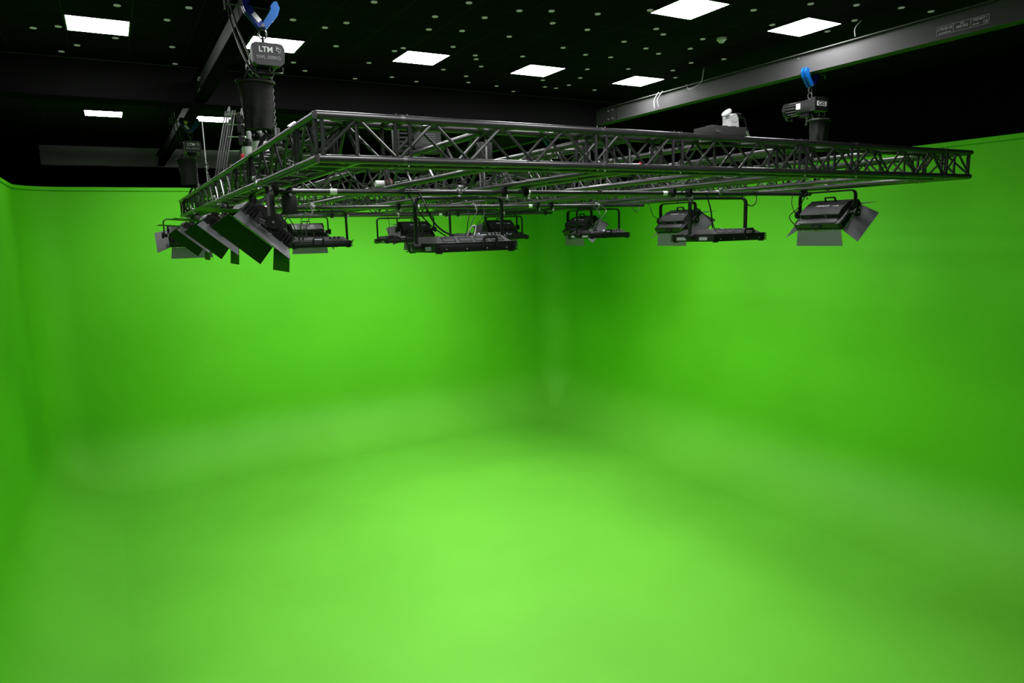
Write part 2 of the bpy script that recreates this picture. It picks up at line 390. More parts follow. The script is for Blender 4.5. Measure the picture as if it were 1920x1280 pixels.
# ---------------------------------------------------------------- pipes below the grid
ZP = .395
def pipe(y, xa, xb, label):
    r = thing('lighting_pipe', label, 'pipe', (xa, y, ZP), group='pipes under the truss grid'); L = xb-xa
    MB().cyl((0, 0, 0), (L, 0, 0), .0245, 14).build('tube', PIPE, r)
    for xx in (3.3, 3.54, 5.43, 5.67, 1.19, 7.6):
        if xa-.1 < xx < xb+.1:
            x = xx-xa
            MB().box((x, 0, .012), (.05, .075, .085), bev=.008).box((x, 0, -.03), (.03, .03, .02)).build('swivel_clamp', BLACK, r)
            MB().cyl((x+.02, -.035, -.02), (x+.02, -.035, -.065), .004, 6).box((x+.02, -.035, -.06), (.035, .006, .015), bev=.004).build('wing_nut', SILV, r)
    for xx in (xa+.45, xa+2.35, xa+4.1):
        MB().cyl((xx-xa, 0, 0), (xx-xa+.06, 0, 0), .0255, 14).build('paper_label', WHITE, r)
    return r
pipe(5.95, 1.18, 7.72, 'nearest round steel pipe clamped beneath the truss grid')
pipe(8.8, 1.18, 7.42, 'middle round steel pipe clamped beneath the truss grid')
pipe(12.0, 1.18, 7.75, 'farthest round steel pipe clamped beneath the truss grid')

# ---------------------------------------------------------------- lamps
def yoke(mb, w, d, r=.05, flat=(.016, .01)):
    pts = [(-w/2, 0, -d)]; pts.append((-w/2, 0, -r))
    for i in range(1, 7): a = PI-PI/2*i/6; pts.append((-w/2+r+r*math.cos(a), 0, -r+r*math.sin(a)))
    for i in range(0, 7): a = PI/2-PI/2*i/6; pts.append((w/2-r+r*math.cos(a), 0, -r+r*math.sin(a)))
    pts.append((w/2, 0, -d))
    mb.path(pts, .012, 8, flat=flat)
def clamp(r, z=0.):
    MB().box((0, 0, .015), (.03, .035, .03), bev=.004).box((0, 0, .065), (.045, .075, .055), bev=.012).cyl((.025, -.04, .07), (.06, -.05, .09), .008, 8).box((0, -.04, .1), (.05, .03, .03), bev=.006).build('pipe_clamp', SILV, r)
def make_panel():
    r = thing('panel_lamp', '', 'studio light', (0, 0, 0)); W, D = .80, .66
    mb = MB(); yoke(mb, .885, .40, .06, (.016, .026)); mb.build('yoke', HOUSD, r); clamp(r)
    mb = MB(); mb.box((0, 0, -.445), (W, D, .075), bev=.006); mb.box((0, 0, -.405), (W+.012, D+.012, .012), bev=.003)
    mb.build('body', HOUSD, r)
    # raised back with sloping sides
    def frus(z0, z1, a, b, c, d, m, nm):
        mb = MB(); lo = [mb.bm.verts.new(p) for p in ((-a, -b, z0), (a, -b, z0), (a, b, z0), (-a, b, z0))]; hi = [mb.bm.verts.new(p) for p in ((-c, -d, z1), (c, -d, z1), (c, d, z1), (-c, d, z1))]
        mb.bm.faces.new(lo[::-1]); mb.bm.faces.new(hi)
        for i in range(4): mb.bm.faces.new((lo[i], lo[(i+1) % 4], hi[(i+1) % 4], hi[i]))
        return mb.build(nm, m, r, smooth=False)
    hs = frus(-.400, -.345, .37, .30, .33, .20, HOUS, 'rear_housing')
    for k in range(4):
        cx = -.24+k*.16
        mb = MB(); x0, x1 = cx-.06, cx+.06
        sl = lambda y: -.398+(y+.30)/.10*.055
        for (xa, ya), (xb2, yb2) in (((x0, -.285), (x1, -.285)), ((x1, -.285), (x1, -.225)), ((x0, -.225), (x1, -.225)), ((x0, -.285), (x0, -.225))):
            mb.cyl((xa, ya, sl(ya)+.002), (xb2, yb2, sl(yb2)+.002), .003, 4)
        mb.build('recess', BLACK, hs)
    # control slope on the other long side: display, knobs, sockets
    sl = lambda y: -.398+(.30-y)/.10*.055
    fr = frame((0.03, .25, sl(.25)+.004), (-1, 0, 0), (0, -.10, .055))
    MB().box((0, 0, 0), (.66, .085, .003), mx=fr).build('control_panel', HOUS, r, smooth=False)
    MB().box((0, 0, .004), (.12, .055, .006), mx=fr).build('display', SCREEN, r, smooth=False)
    for q in (.16, .22, .28): MB().cyl(fr @ V((q, 0, 0)), fr @ V((q, 0, .025)), .014, 10).build('knob', BLACK, r)
    for q in (-.3, -.25, -.2): MB().cyl(fr @ V((q, 0, 0)), fr @ V((q, 0, .03)), .012, 8).build('socket', SILV if q == -.3 else BLACK, r)
    # handles
    for sy, hx in ((-1, .13), (1, .05)):
        mb = MB(); mb.path([(hx-.065, sy*.335, -.45), (hx-.065, sy*.345, -.375), (hx-.055, sy*.345, -.355), (hx+.055, sy*.345, -.355), (hx+.065, sy*.345, -.375), (hx+.065, sy*.335, -.45)], .012, 6, flat=(.016, .01))
        mb.build('handle', BLACK, r)
    # finned corners, feet, tilt knobs, lamp face
    for sx in (-1, 1):
        for sy in (-1, 1):
            mb = MB()
            for k in range(4): mb.box((sx*.388, sy*.322, -.418-k*.019), (.05, .045, .011), bev=.002)
            mb.build('corner_fin', BLACK, r)
            MB().box((sx*.36, sy*.31, -.487), (.05, .04, .012), bev=.002).build('foot', BLACK, r)
        MB().cyl((sx*.40, 0, -.43), (sx*.475, 0, -.43), .034, 16).build('tilt_knob', BLACK, r)
        MB().box((sx*.402, .17, -.45), (.008, .16, .035), bev=.001).box((sx*.402, -.17, -.45), (.008, .12, .035), bev=.001).build('side_plate', LTGREY, r, smooth=False)
        MB().path([(sx*.47, 0, -.43), (sx*.5, .0, -.44), (sx*.52, .04, -.39)], .006, 6).build('lock_lever', BLACK, r)
    for k in (-.3, -.1, .1, .3): MB().cyl((k, -.333, -.455), (k, -.338, -.455), .006, 8).build('screw', LTGREY, r)
    MB().box((0, 0, -.4815), (.70, .56, .0026)).build('led_face', LED, r, smooth=False)
    return r
def make_barn():
    r = thing('barn_door_lamp', '', 'studio light', (0, 0, 0))
    mb = MB(); yoke(mb, .76, .26, .06, (.011, .032)); mb.build('yoke', HOUSD, r); clamp(r)
    t = math.radians(41); s, c = math.sin(t), math.cos(t)
    piv = V((0, 0, -.25)); U = V((0, -c, s)); B = V((0, s, c)); N = -B
    F = M4(((1, 0, 0, 0), (0, U.y, B.y, piv.y), (0, U.z, B.z, piv.z-.01), (0, 0, 0, 1)))   # (x, u, b)
    P = lambda x, u, b: F @ V((x, u, b))
    MB().box((0, 0, -.02), (.60, .44, .09), mx=F, bev=.006).box((0, 0, -.055), (.625, .46, .02), mx=F, bev=.003).build('body', HOUSD, r)
    mb = MB(); mb.prism([(-.11, .02), (-.11, .085), (-.04, .10), (.12, .075), (.195, .025)], -.27, .27, 0, F)
    hs = mb.build('rear_housing', HOUS, r, smooth=False)
    MB().box((0, -.165, .03), (.50, .09, .015), mx=F, bev=.004).build('lower_cover', HOUS, r)
    MB().box((0, -.113, .052), (.52, .006, .055), mx=F).build('control_panel', BLACK, hs, smooth=False)
    fc = F @ frame((0, -.117, .052), (-1, 0, 0), (0, 0, 1))
    MB().box((.0, 0, .002), (.09, .036, .003), mx=fc).build('display', HOUSD, hs, smooth=False)
    mb = MB()
    for i in range(2):
        for j in range(4): mb.box((.075+i*.016, -.018+j*.012, .003), (.010, .007, .004), mx=fc)
    mb.build('keypad', WHITE, hs, smooth=False)
    for q in (.125, .17): MB().cyl(fc @ V((q, 0, 0)), fc @ V((q, 0, .018)), .014, 12).build('knob', BLACK, hs)
    MB().cyl(fc @ V((.125, 0, .018)), fc @ V((.125, 0, .02)), .005, 8).cyl(fc @ V((.17, 0, .018)), fc @ V((.17, 0, .02)), .005, 8).build('knob_mark', WHITE, hs)
    mb = MB()
    for q in (-.21, -.185, -.16, -.135): mb.cyl(fc @ V((q, .0, 0)), fc @ V((q, .0, .006)), .006, 8)
    mb.build('socket', SILV, hs)
    # lettering on the back slope
    sd = V((0, .16, -.025)).normalized()      # along +u on the slope in (x,u,b)
    ft = F @ frame((0.03, .04, .0895), (-1, 0, 0), (0, sd.y, sd.z))
    text('NANLUX', .045, INK, hs, ft, bold=.001)
    text('TK-280B', .022, INK, hs, ft @ M4.Translation((.18, -.012, 0)), bold=.0005)
    # ribbed ends with tilt knobs
    for sx in (-1, 1):
        mb = MB()
        for k in range(6): mb.box((sx*.312, -.205+k*.028, -.015), (.03, .016, .085), mx=F, bev=.003)
        mb.build('end_fin', BLACK, r); mb = MB()
        for k in range(4): mb.box((sx*.312, .12+k*.028, -.015), (.03, .016, .085), mx=F, bev=.003)
        mb.build('end_fin', BLACK, r)
        MB().box((sx*.305, -.03, -.02), (.012, .17, .06), mx=F, bev=.002).build('end_plate', HOUSD, r)
        mb = MB().cyl((sx*.335, 0, -.26), (sx*.395, 0, -.26), .03, 18).cyl((sx*.393, 0, -.26), (sx*.42, 0, -.26), .05, 24).cyl((sx*.42, 0, -.26), (sx*.425, 0, -.26), .014, 10)
        mb.build('tilt_knob', BLACK, r)
        MB().cyl((sx*.425, 0, -.26), (sx*.43, 0, -.26), .009, 10).build('knob_mark', LTGREY, r)
        MB().path([P(sx*.33, .05, -.06), P(sx*.35, .08, -.03), P(sx*.35, .03, -.02), P(sx*.33, .0, -.05)], .004, 6).build('latch', SILV, r)
    # carrying handles
    for u0, b0, hh in ((.15, .05, .06),):
        MB().path([P(-.07, u0, b0), P(-.065, u0+.015, b0+hh), P(.065, u0+.015, b0+hh), P(.07, u0, b0)], .01, 6, flat=(.014, .009)).build('handle', BLACK, r)
    MB().path([P(-.06, -.22, .0), P(-.055, -.255, .01), P(.055, -.255, .01), P(.06, -.22, .0)], .01, 6, flat=(.014, .009)).build('handle', BLACK, r)
    # barn doors
    def door(h0, h1, dirv, flare, ln, spine):
        h0, h1, dirv, spine = V(h0), V(h1), V(dirv).normalized(), V(spine)
        q = [F @ h0, F @ h1, F @ (h1+dirv*ln+spine*flare), F @ (h0+dirv*ln-spine*flare)]
        d = MB().sheet(q, .003).build('barn_door', DOOR, r, smooth=False)
        d.data.materials.append(DOORI); ax = -(F.to_3x3() @ V((0, 0, -1))); mid = (q[0]+q[1])/2-(F @ V((0, 0, h0.z)))
        for p in d.data.polygons: p.material_index = 1 if p.normal.dot(mid) < 0 else 0
        a = F @ h0; b = F @ h1; mb = MB()
        for k in (.15, .38, .62, .85): mb.box(a+(b-a)*k, (.03, .015, .012))
        mb.build('hinge', SILV, d)
    zb = -.067
    pt, pb = math.radians(54), math.radians(36); PSD = {1: math.radians(66), -1: math.radians(42)}
    door((-.30, .23, zb), (.30, .23, zb), (0, math.sin(pt), -math.cos(pt)), .035, .27, (1, 0, 0))
    door((-.30, -.23, zb), (.30, -.23, zb), (0, -math.sin(pb), -math.cos(pb)), .02, .185, (1, 0, 0))
    for sx in (-1, 1): door((sx*.312, -.22, zb), (sx*.312, .22, zb), (sx*math.sin(PSD[sx]), 0, -math.cos(PSD[sx])), .03, .22, (0, 1, 0))
    MB().box((0, 0, -.068), (.54, .38, .004), mx=F).build('led_face', LEDOFF, r, smooth=False)
    return r

def area(loc, size, power, rot, spread=PI, size_y=None):
    l = bpy.data.lights.new('lamp_or_fill_light', 'AREA'); l.shape = 'RECTANGLE'; l.size = size; l.size_y = size_y or size; l.energy = power; l.spread = spread
    o = bpy.data.objects.new('lamp_or_fill_light', l); C.objects.link(o); o.location = (loc[0], loc[1], loc[2]+H); o.rotation_euler = rot; return o
PW, BW = 29., 20.
BPW = [.08, .12, .22, .6, 1.1, 1.2, 1.3, .3, 1.0, 1.4]
pl = make_panel(); G1 = 'flat studio light panels hung face down'
YP = .34
panels = [
 (2.83, 5.95, 0, 'largest flat studio panel in view, hung face down with a handle on its near edge'),
 (6.13, 5.95, 0, 'second largest flat panel, hung face down beside a lamp with a raised barn door'),
 (2.2, 8.8, PI, 'flat studio panel with knobs and sockets hung next to the steep barn door lamps'),
 (4.43, 8.8, PI, 'flat studio panel with a lit display hung just behind the largest flat panel'),
 (6.53, 8.8, PI, 'flat studio panel with controls overlapping the small barn door lamp in the middle pipe'),
 (4.49, 12., PI, 'small distant flat panel with a lit display beside the largest panel, on the farthest pipe'),
 (6.65, 12., PI, 'distant flat panel half hidden by the yoke arm of the largest panel')]
for i, (x, y, rz, lb) in enumerate(panels):
    o = place(pl, i > 0, (x, y, YP), rz, lb, G1)
    if y > 6: o.scale = (.9, .9, .9)
    area((x, y, -.16), .66, PW*[.7, 1.35, .85, 1.1, 1.3, 1.8, 1.8][i], (0, 0, 0), math.radians(112 if i in (0, 2) else 150), .52)
bl = make_barn(); G2 = 'barn door studio lamps around the edge of the grid'
k41 = math.radians(41)
barns = [
 (XA, 5.95, .40, -PI/2, 'biggest barn door lamp, tilted steeply beneath the near corner of the truss'),
 (XA, 8.45, .40, -PI/2, 'steeply tilted barn door lamp directly behind the biggest one'),
 (XA, 11.05, .40, -PI/2, 'steeply tilted barn door lamp third along from the near corner, beyond the second'),
 (1.15, 12.95, .40, PI, 'outermost barn door lamp at the far end, nearest the green side wall, grey doors hanging'),
 (3.1, 12.95, .40, PI, 'far barn door lamp whose grey door shows under the flat panel with knobs'),
 (5.2, 12.95, .40, PI, 'far barn door lamp hidden behind the largest flat panel, small pale door beneath'),
 (7.1, 12.95, .40, PI, 'far barn door lamp with a raised handle behind the end of the largest flat panel'),
 (7.6, 5.62, .40, PI/2, 'barn door lamp hung alone beneath the narrow end of the truss, its grey doors open'),
 (7.6, 8.22, .40, PI/2, 'barn door lamp hung behind the end of the second largest flat panel, one door raised'),
 (7.6, 10.83, .40, PI/2, 'small barn door lamp at the middle with a pale hanging door, beyond the second panel')]
for i, (x, y, z, rz, lb) in enumerate(barns):
    place(bl, i > 0, (x, y, z), rz, lb, G2)
    # added wall light, placed past the doors of the unlit lamp, aimed flatter
    d = V((math.sin(k41)*math.sin(rz), -math.sin(k41)*math.cos(rz), -math.cos(k41)))
    c = V((x, y, z-.26))+d*.40
    k62 = math.radians(64); d = V((math.sin(k62)*math.sin(rz), -math.sin(k62)*math.cos(rz), -math.cos(k62)))
    area(c, .52, BW*BPW[i], d.to_track_quat('-Z', 'Y').to_euler(), math.radians(130), .42)

# unseen lamps: ceiling grid continued, plus a fill added behind the camera
d = (V((4, 6.5, .2))-V((-1., -2.2, 1.6))).normalized()
for px, py in ((1.88, 5.75), (3.68, 5.75), (1.88, 2.75), (3.68, 2.75), (1.88, -.25), (3.68, -.25)):
    area((px, py, 2.255), .56, 34., (0, 0, 0))
area((-1., -2.2, 1.6), 2.2, 22., d.to_track_quat('-Z', 'Y').to_euler(), math.radians(75), 1.)  # fill added for neutral light on fronts facing the camera

# ---------------------------------------------------------------- hoists
def make_hoist(kind):
    r = thing('chain_hoist', '', 'chain hoist', (0, 0, 0))
    # top hook and shackle (origin where it hangs from the beam clamp)
    mb = MB(); mb.path([(.0+.03*math.cos(a), 0, -.05+.04*math.sin(a)) for a in [PI*2*k/14 for k in range(14)]], .008, 6, closed=True)
    mb.path([(0, .028*math.cos(a), -.115+.04*math.sin(a)) for a in [PI*2*k/14 for k in range(14)]], .008, 6, closed=True)
    mb.build('top_hook', STEEL, r)
    MB().box((0, .02, -.245), (.19, .24, .15), bev=.02).build('gear_case', HOUSD, r)
    if kind == 'LTM':
        mb = MB(); mb.prism([(-.12, -.17), (-.125, -.2), (-.115, -.305), (-.09, -.325), (.09, -.325), (.12, -.30), (.13, -.2), (.115, -.165), (.09, -.155), (-.09, -.155)], -.17, -.10, 1)
        cv = mb.build('end_cover', HOUS, r, smooth=False)
        f = frame((0, -.171, -.21), (1, 0, 0), (0, 0, 1))
        text('LTM', .058, INK, cv, f @ M4.Translation((-.018, 0, 0)), bold=.0012)
        mb = MB(); mb.path([f @ V((.075+.014*math.cos(a), .008+.014*math.sin(a), .001)) for a in [PI*.3+PI*1.4*k/8 for k in range(9)]], .0022, 4)
        mb.path([f @ V(p) for p in ((.06, .03, .001), (.07, .012, .001), (.095, .012, .001), (.09, -.012, .001), (.075, -.02, .001))], .002, 4)
        mb.build('logo_mark', INK, cv)
        text('SWL 500KG', .036, INKG, cv, f @ M4.Translation((0, -.058, 0)), bold=.0004)
    else:
        mb = MB(); mb.prism([(-.12, -.16), (-.12, -.32), (.12, -.32), (.125, -.18), (.10, -.155)], -.17, -.10, 1)
        cv = mb.build('end_cover', HOUSD, r, smooth=False)
        f = frame((0, -.171, -.235), (1, 0, 0), (0, 0, 1))
        MB().box((0, 0, .0005), (.175, .055, .001), mx=f, bev=.0).build('logo_plate', INK, cv, smooth=False)
        text('GIS', .062, BLACK, cv, f @ M4.Translation((0, 0, .001)), bold=.002, sx=1.5)
    mb = MB().cyl((0, .14, -.245), (0, .30, -.245), .075, 20); mb.build('motor', BLACK, r)
    mb = MB()
    for k in range(14):
        a = 2*PI*k/14; mb.box((.08*math.cos(a), .215, -.245+.08*math.sin(a)), (.02, .14, .008), mx=None)
    mb.build('cooling_fin', STEEL, r)
    MB().cyl((0, .29, -.245), (0, .34, -.245), .092, 20).build('fan_cowl', HOUSD, r)
    MB().box((-.098, .09, -.235), (.004, .06, .07)).build('rating_plate', WHITE, r, smooth=False)
    for yy, xx in ((-.13, .06), (.3, .0)):
        MB().path([(xx-.05, yy, -.325), (xx-.05, yy, -.37), (xx+.05, yy, -.37), (xx+.05, yy, -.325)], .006, 6).build('carry_handle', STEEL, r)
    mb = MB().cyl((.045, 0, -.30), (.045, 0, -.37), .022, 10).cyl((-.05, .0, -.30), (-.05, 0, -.36), .02, 10).box((0, .03, -.345), (.12, .14, .05), bev=.01); mb.build('chain_guide', BLACK, r)
    # load chain
    def chain(pts, nm):
        mb = MB(); P = [V(p) for p in pts]; L = [0]
        for a, b in zip(P, P[1:]): L.append(L[-1]+(b-a).length)
        n = int(L[-1]/.026); out = 0
        for k in range(n):
            s_ = (k+.5)*L[-1]/n; j = max(i for i in range(len(L)) if L[i] <= s_); j = min(j, len(P)-2)
            p = P[j].lerp(P[j+1], (s_-L[j])/(L[j+1]-L[j])); d = (P[j+1]-P[j]).normalized(); sd = V((0, 1, 0)) if k % 2 else d.cross(V((0, 1, 0))).normalized()
            if abs(sd.dot(d)) > .9: sd = V((1, 0, 0))
            mb.path([p+d*.017*math.cos(a)+sd*.010*math.sin(a) for a in [2*PI*q/8 for q in range(8)]], .0042, 4, closed=True)
        return mb.build(nm, STEEL, r)
    chain([(.045, 0, -.36), (.045, 0, -.79)], 'load_chain')
    chain([(-.05, 0, -.36), (-.045, .0, -.42), (-.06, 0, -.47)], 'slack_chain')
    mb = MB().cyl((.045, 0, -.78), (.045, 0, -.84), .034, 14).cyl((.045, 0, -.84), (.045, 0, -.87), .018, 10)
    mb.path([(.045+.038*math.sin(a), 0, -.905+.038*math.cos(a)) for a in [PI*2*.78*k/12 for k in range(13)]], .011, 8)
    mb.build('hook_block', STEEL, r)
    # fabric chain bag on a hoop
    bx, rx, ry = -.085, .135, .10
    by = 0. if kind == 'LTM' else -.13
    if by: bx = .02
    mb = MB(); N = 36; rows = []
    for zi in range(12):
        z = -.43-.365*zi/11; sc = 1-.22*(zi/11)**1.2; row = []
        for k in range(N):
            a = 2*PI*k/N; w = 1+.075*math.sin(a*7+zi*.3+math.sin(a*3))*(zi/11+.3)+.025*random.uniform(-1, 1)
            row.append(mb.bm.verts.new((bx+rx*sc*w*math.cos(a), by+ry*sc*w*math.sin(a), z)))
        rows.append(row)
    for a, b in zip(rows, rows[1:]):
        for k in range(N): mb.bm.faces.new((a[k], a[(k+1) % N], b[(k+1) % N], b[k]))
    mb.bm.faces.new(rows[-1])
    bg = mb.build('chain_bag', BAG, r)
    mb = MB(); mb.path([(bx+(rx+.006)*math.cos(a), by+(ry+.006)*math.sin(a), -.43) for a in [2*PI*k/24 for k in range(24)]], .016, 8, closed=True); mb.build('bag_hoop', BLACK, bg)
    mb = MB()
    for sx in (-.10, .06): mb.path([(bx+sx, by, -.43), (bx+sx*.5, by*.4, -.34)], .008, 6)
    mb.build('bag_bracket', STEEL, bg)
    return r
def make_clamp():
    r = thing('beam_clamp', '', 'beam clamp', (0, 0, 0))
    # two curved arms rising to grip the bottom flange; origin at their joint
    right = [(-.02, -.01), (.03, -.02), (.125, .09), (.145, .15), (.125, .20), (.07, .185), (.075, .135), (.055, .10)]
    def arm(pts, sx, yy, m, nm):
        q = [(sx*x, z) for x, z in pts]
        mb = MB(); mb.prism(q, yy-.012, yy+.012, 1); mb.prism(q, yy-.012+.05, yy+.012+.05, 1)
        return mb.build(nm, m, r, smooth=False)
    arm(right, 1, -.02, BLUE, 'clamp_arm'); arm(right, -1, -.035, BLUED, 'clamp_arm')
    f = frame((-.045, -.0485, .055), (.65, 0, -.76), (.76, 0, .65))
    MB().box((0, 0, 0), (.075, .036, .002), mx=f).build('rating_label', WHITE, r, smooth=False)
    MB().cyl((-.27, 0, .145), (.10, 0, .145), .008, 10).build('spindle', STEEL, r)
    MB().cyl((-.27, 0, .10), (-.27, 0, .19), .009, 8).build('tommy_bar', SILV, r)
    MB().cyl((0, -.05, .0), (0, .05, .0), .014, 12).build('pivot_pin', STEEL, r)
    return r
ZC = 1.70
ltm = make_hoist('LTM'); gis = make_hoist('GIS'); bc = make_clamp()
spots = [(XL+.02, 6.12, 0, 'LTM', 'near'), (XL+.02, 12.1, 0, 'LTM', 'far'), (XR, 5.95, 0, 'GIS', 'near'), (XR, 11.9, 0, 'GIS', 'far')]
hl = ['large black chain hoist marked LTM with chain bag above the near truss corner',
      'small distant black hoist marked LTM in front of the distant grey beam',
      'black chain hoist with a white GIS logo beneath a blue clamp',
      'distant black chain hoist glimpsed through the bracing of the near truss']
cl = ['blue clamp above the large LTM hoist, cut by the top edge',
      'small blue clamp and yellow tag above the distant LTM hoist',
      'blue clamp gripping the grey beam above the GIS hoist',
      'blue clamp seen through the bracing of the near truss']
used = {'LTM': 0, 'GIS': 0}
for i, (x, y, rz, k, _) in enumerate(spots):
    place(bc, i > 0, (x, y, ZC), PI if k == 'GIS' else 0, cl[i], 'blue clamps on the grey steel beams')
    place(ltm if k == 'LTM' else gis, used[k] > 0, (x, y, ZC-.005), 0, hl[i], 'chain hoists over the truss grid'); used[k] += 1
    o = MB(); yy = 0
    pts = []
    for q in range(24):
        a = 2*PI*q/24; px = .17*math.cos(a); pz = .14*math.sin(a)
        pts.append((max(-.15, min(.15, px*1.3))*(1 if pz < .05 else .9-1.6*(pz-.05)/.09*.4), 0, pz if pz < .1 else .12+(pz-.1)*3.0))
    o.path(pts, .016, 8, closed=True)
    sl = o.build('round_sling', BAG, loc=(x if k == 'GIS' else XA+.12, y, .625+H))
    tag(sl, ['black round sling looped on the truss beneath the large LTM hoist', 'black round sling looped on the truss beneath the distant LTM hoist', 'black round sling looped on the truss beneath the GIS hoist', 'black round sling looped on the truss beneath the distant hoist behind the bracing'][i], 'sling', 'slings under the hoists')

# ---------------------------------------------------------------- equipment on the grid
# finned motor-like box standing behind the near truss
r = thing('control_box', 'grey finned control box standing inside the grid behind the bracing of the near truss', 'electrical box', (2.42, 5.9, .725), rz=-.15)
MB().box((.07, 0, .12), (.25, .2, .2), bev=.02).build('case', BEAMG, r)
MB().box((.07, -.102, .125), (.22, .006, .16), bev=.0).build('front_cover', HOUS, r, smooth=False)
mb = MB()
for k in range(5): mb.box((-.12, 0, .05+k*.035), (.12, .19, .014))
mb.build('cooling_fin', BEAMG, r, smooth=False)
MB().box((-.19, 0, .115), (.03, .2, .2), bev=.008).build('end_plate', BEAMG, r)
mb = MB()
for k in range(5): mb.box((.07, -.106, .08+k*.018), (.14, .001, .003))
mb.build('printed_text_lines', INKG, r, smooth=False)
MB().box((0, 0, .01), (.4, .16, .02)).build('base', BLACK, r)
# flat case with round lids on the near truss and the white articulated unit on it
r = thing('stage_box', 'flat black case with round lids lying on top of the near truss', 'electrical box', (4.34, 4.21, .722))
MB().box((0, 0, .037), (.36, .22, .07), bev=.004).build('case', mat('grey felt case', (.05, .05, .05), .8, noise=.2, scale=40), r)
for q in (-.11, -.005, .095): MB().cyl((q, -.02, .07), (q, -.02, .083), .048, 20).build('round_lid', HOUS, r)
MB().cyl((-.15, -.112, .03), (-.15, -.118, .03), .012, 8).cyl((-.125, -.112, .026), (-.125, -.118, .026), .009, 8).build('socket', SILV, r)
r = thing('tracking_camera', 'small white swivelling camera unit standing on the flat black case on the near truss', 'camera', (4.46, 4.21, .794))
mb = MB(); mb.prism([(-.05, 0), (.045, 0), (.04, .045), (.035, .085), (-.02, .10), (-.045, .07)], -.045, .045, 1); mb.build('body', WHITE, r)
MB().cyl((-.01, -.05, .08), (-.01, .05, .08), .034, 18).build('swivel_joint', WHITE, r)
MB().cyl((-.045, 0, .118), (-.055, 0, .128), .042, 20).build('round_head', WHITE, r)
MB().path([(-.045, 0, .122), (-.01, 0, .09)], .012, 8).build('neck', STEEL, r)
MB().cyl((.02, 0, .10), (.13, 0, .095), .012, 10).cyl((.05, 0, .12), (.11, 0, .115), .01, 8).build('side_arm', HOUSD, r)
MB().path(smooth_pts([(.12, 0, .10), (.155, 0, .085), (.175, .0, .03), (.20, 0, -.02)]), .006, 6).build('lead', CABLE, r)
MB().cyl((.185, 0, -.01), (.21, 0, -.07), .008, 8).cyl((.205, 0.01, -.005), (.232, .01, -.07), .008, 8).build('plug', SILV, r)
# multipole connectors on the left truss
for i, (px, py, s_) in enumerate(((1.2, 6.98, 1.), (1.28, 6.86, .75), (1.22, 6.58, 1.))):
    r = thing('multipole_plug', ['multipole plug with white collar beside a red tag, under the large chain bag', 'smallest of the upright multipole plugs, between its two larger neighbours', 'grey multipole plug with white collar nearest the black sling'][i], 'plug', (px, py, .722), group='upright plugs on the truss')
    r.scale = (s_*1.3, s_*1.3, s_)
    MB().cyl((0, 0, 0), (0, 0, .14), .055, 18).build('collar', WHITE, r)
    MB().cyl((0, 0, .14), (0, 0, .17), .048, 18).cyl((0, 0, .17), (0, 0, .182), .053, 18).cyl((0, 0, .182), (0, 0, .21), .042, 18, .036).build('coupling_ring', HOUSD, r)
    MB().cyl((0, 0, .20), (0, 0, .27), .018, 12).ball((0, 0, .27), .018).build('cable_gland', LTGREY, r)
    MB().path(smooth_pts([(.0, 0, .24), (.03, .0, .25), (.06, 0, .17), (.05, 0, .04)]), .005, 6).build('lanyard', STEEL, r)
    if i == 0: MB().box((-.06, -.02, .05), (.02, .03, .05), bev=.004).build('red_tag', RED, r)
# folded cable arm
r = thing('folding_ladder', 'folded ladder arm of long parallel bars leaning on the truss behind the chain bag', 'ladder arm', (1.2, 8.5, .72))
for k in range(5):
    dx = k*.022; MB().box((0, 0, 0), (.014, .02, .72), mx=M4.Translation((-.045+dx, -.02*k, .36)) @ M4.Rotation(math.radians(13), 4, 'Y'), bev=.002).build('side_bar', DOOR if k % 2 else STEEL, r)
for z in (.12, .27, .42, .55, .66):
    MB().cyl((.02, -.1, z), (.20, -.1, z+.01), .007, 8).build('cross_rod', SILV, r)
    MB().box((.15, -.1, z-.03), (.035, .06, .10), bev=.008).build('bracket', BLACK, r)
    MB().ball((.2, -.12, z), .014).build('bolt', SILV, r)
MB().box((.19, -.06, .33), (.03, .03, .66)).build('rear_post', BLACK, r)
MB().cyl((.06, 0, .66), (.08, 0, .76), .03, 8, .008).cyl((.20, 0, .64), (.21, 0, .75), .026, 8, .008).build('pointed_cap', SILV, r)
r = thing('slim_pole', 'thin pale upright rod standing on the truss between the distant hoist and the cable arm', 'pole', (XA+.06, 9.75, .722))
MB().cyl((0, 0, 0), (0, 0, .82), .007, 8).build('rod', LTGREY, r)
mb = MB()
for k in range(9): mb.box((random.uniform(-.02, .05), random.uniform(-.02, .02), .02+k*.03), (.025, .025, .018), bev=.003)
mb.build('clamp_blocks', STEEL, r)
# dark junction boxes hanging at the pipe ends
for i, (px, py, pz, d, lb) in enumerate(((1.30, 5.98, .27, (.1, .12, .16), 'black box hanging from the end of the nearest pipe, behind the biggest lamp'),
                               (3.42, 6.55, .735, (.14, .1, .2), 'black upright box with a silver knob standing in the grid behind the near truss'),
                               (5.5, 6.3, .735, (.14, .1, .2), 'black upright box with a silver knob standing near the case with round lids'),
                               (2.45, 8.0, .735, (.2, .2, .16), 'black box standing on the ladder truss past the finned control box'))):
    r = thing('junction_box', lb, 'electrical box', (px, py, pz), group='black boxes on the grid')
    z0 = 0 if i else -.16+.11
    MB().box((0, 0, d[2]/2+(0 if i else -.06)), d, bev=.008).build('case', BLACK, r)
    MB().cyl((0, -d[1]/2, d[2]*.6), (0, -d[1]/2-.012, d[2]*.6), .014, 10).build('knob', SILV, r)
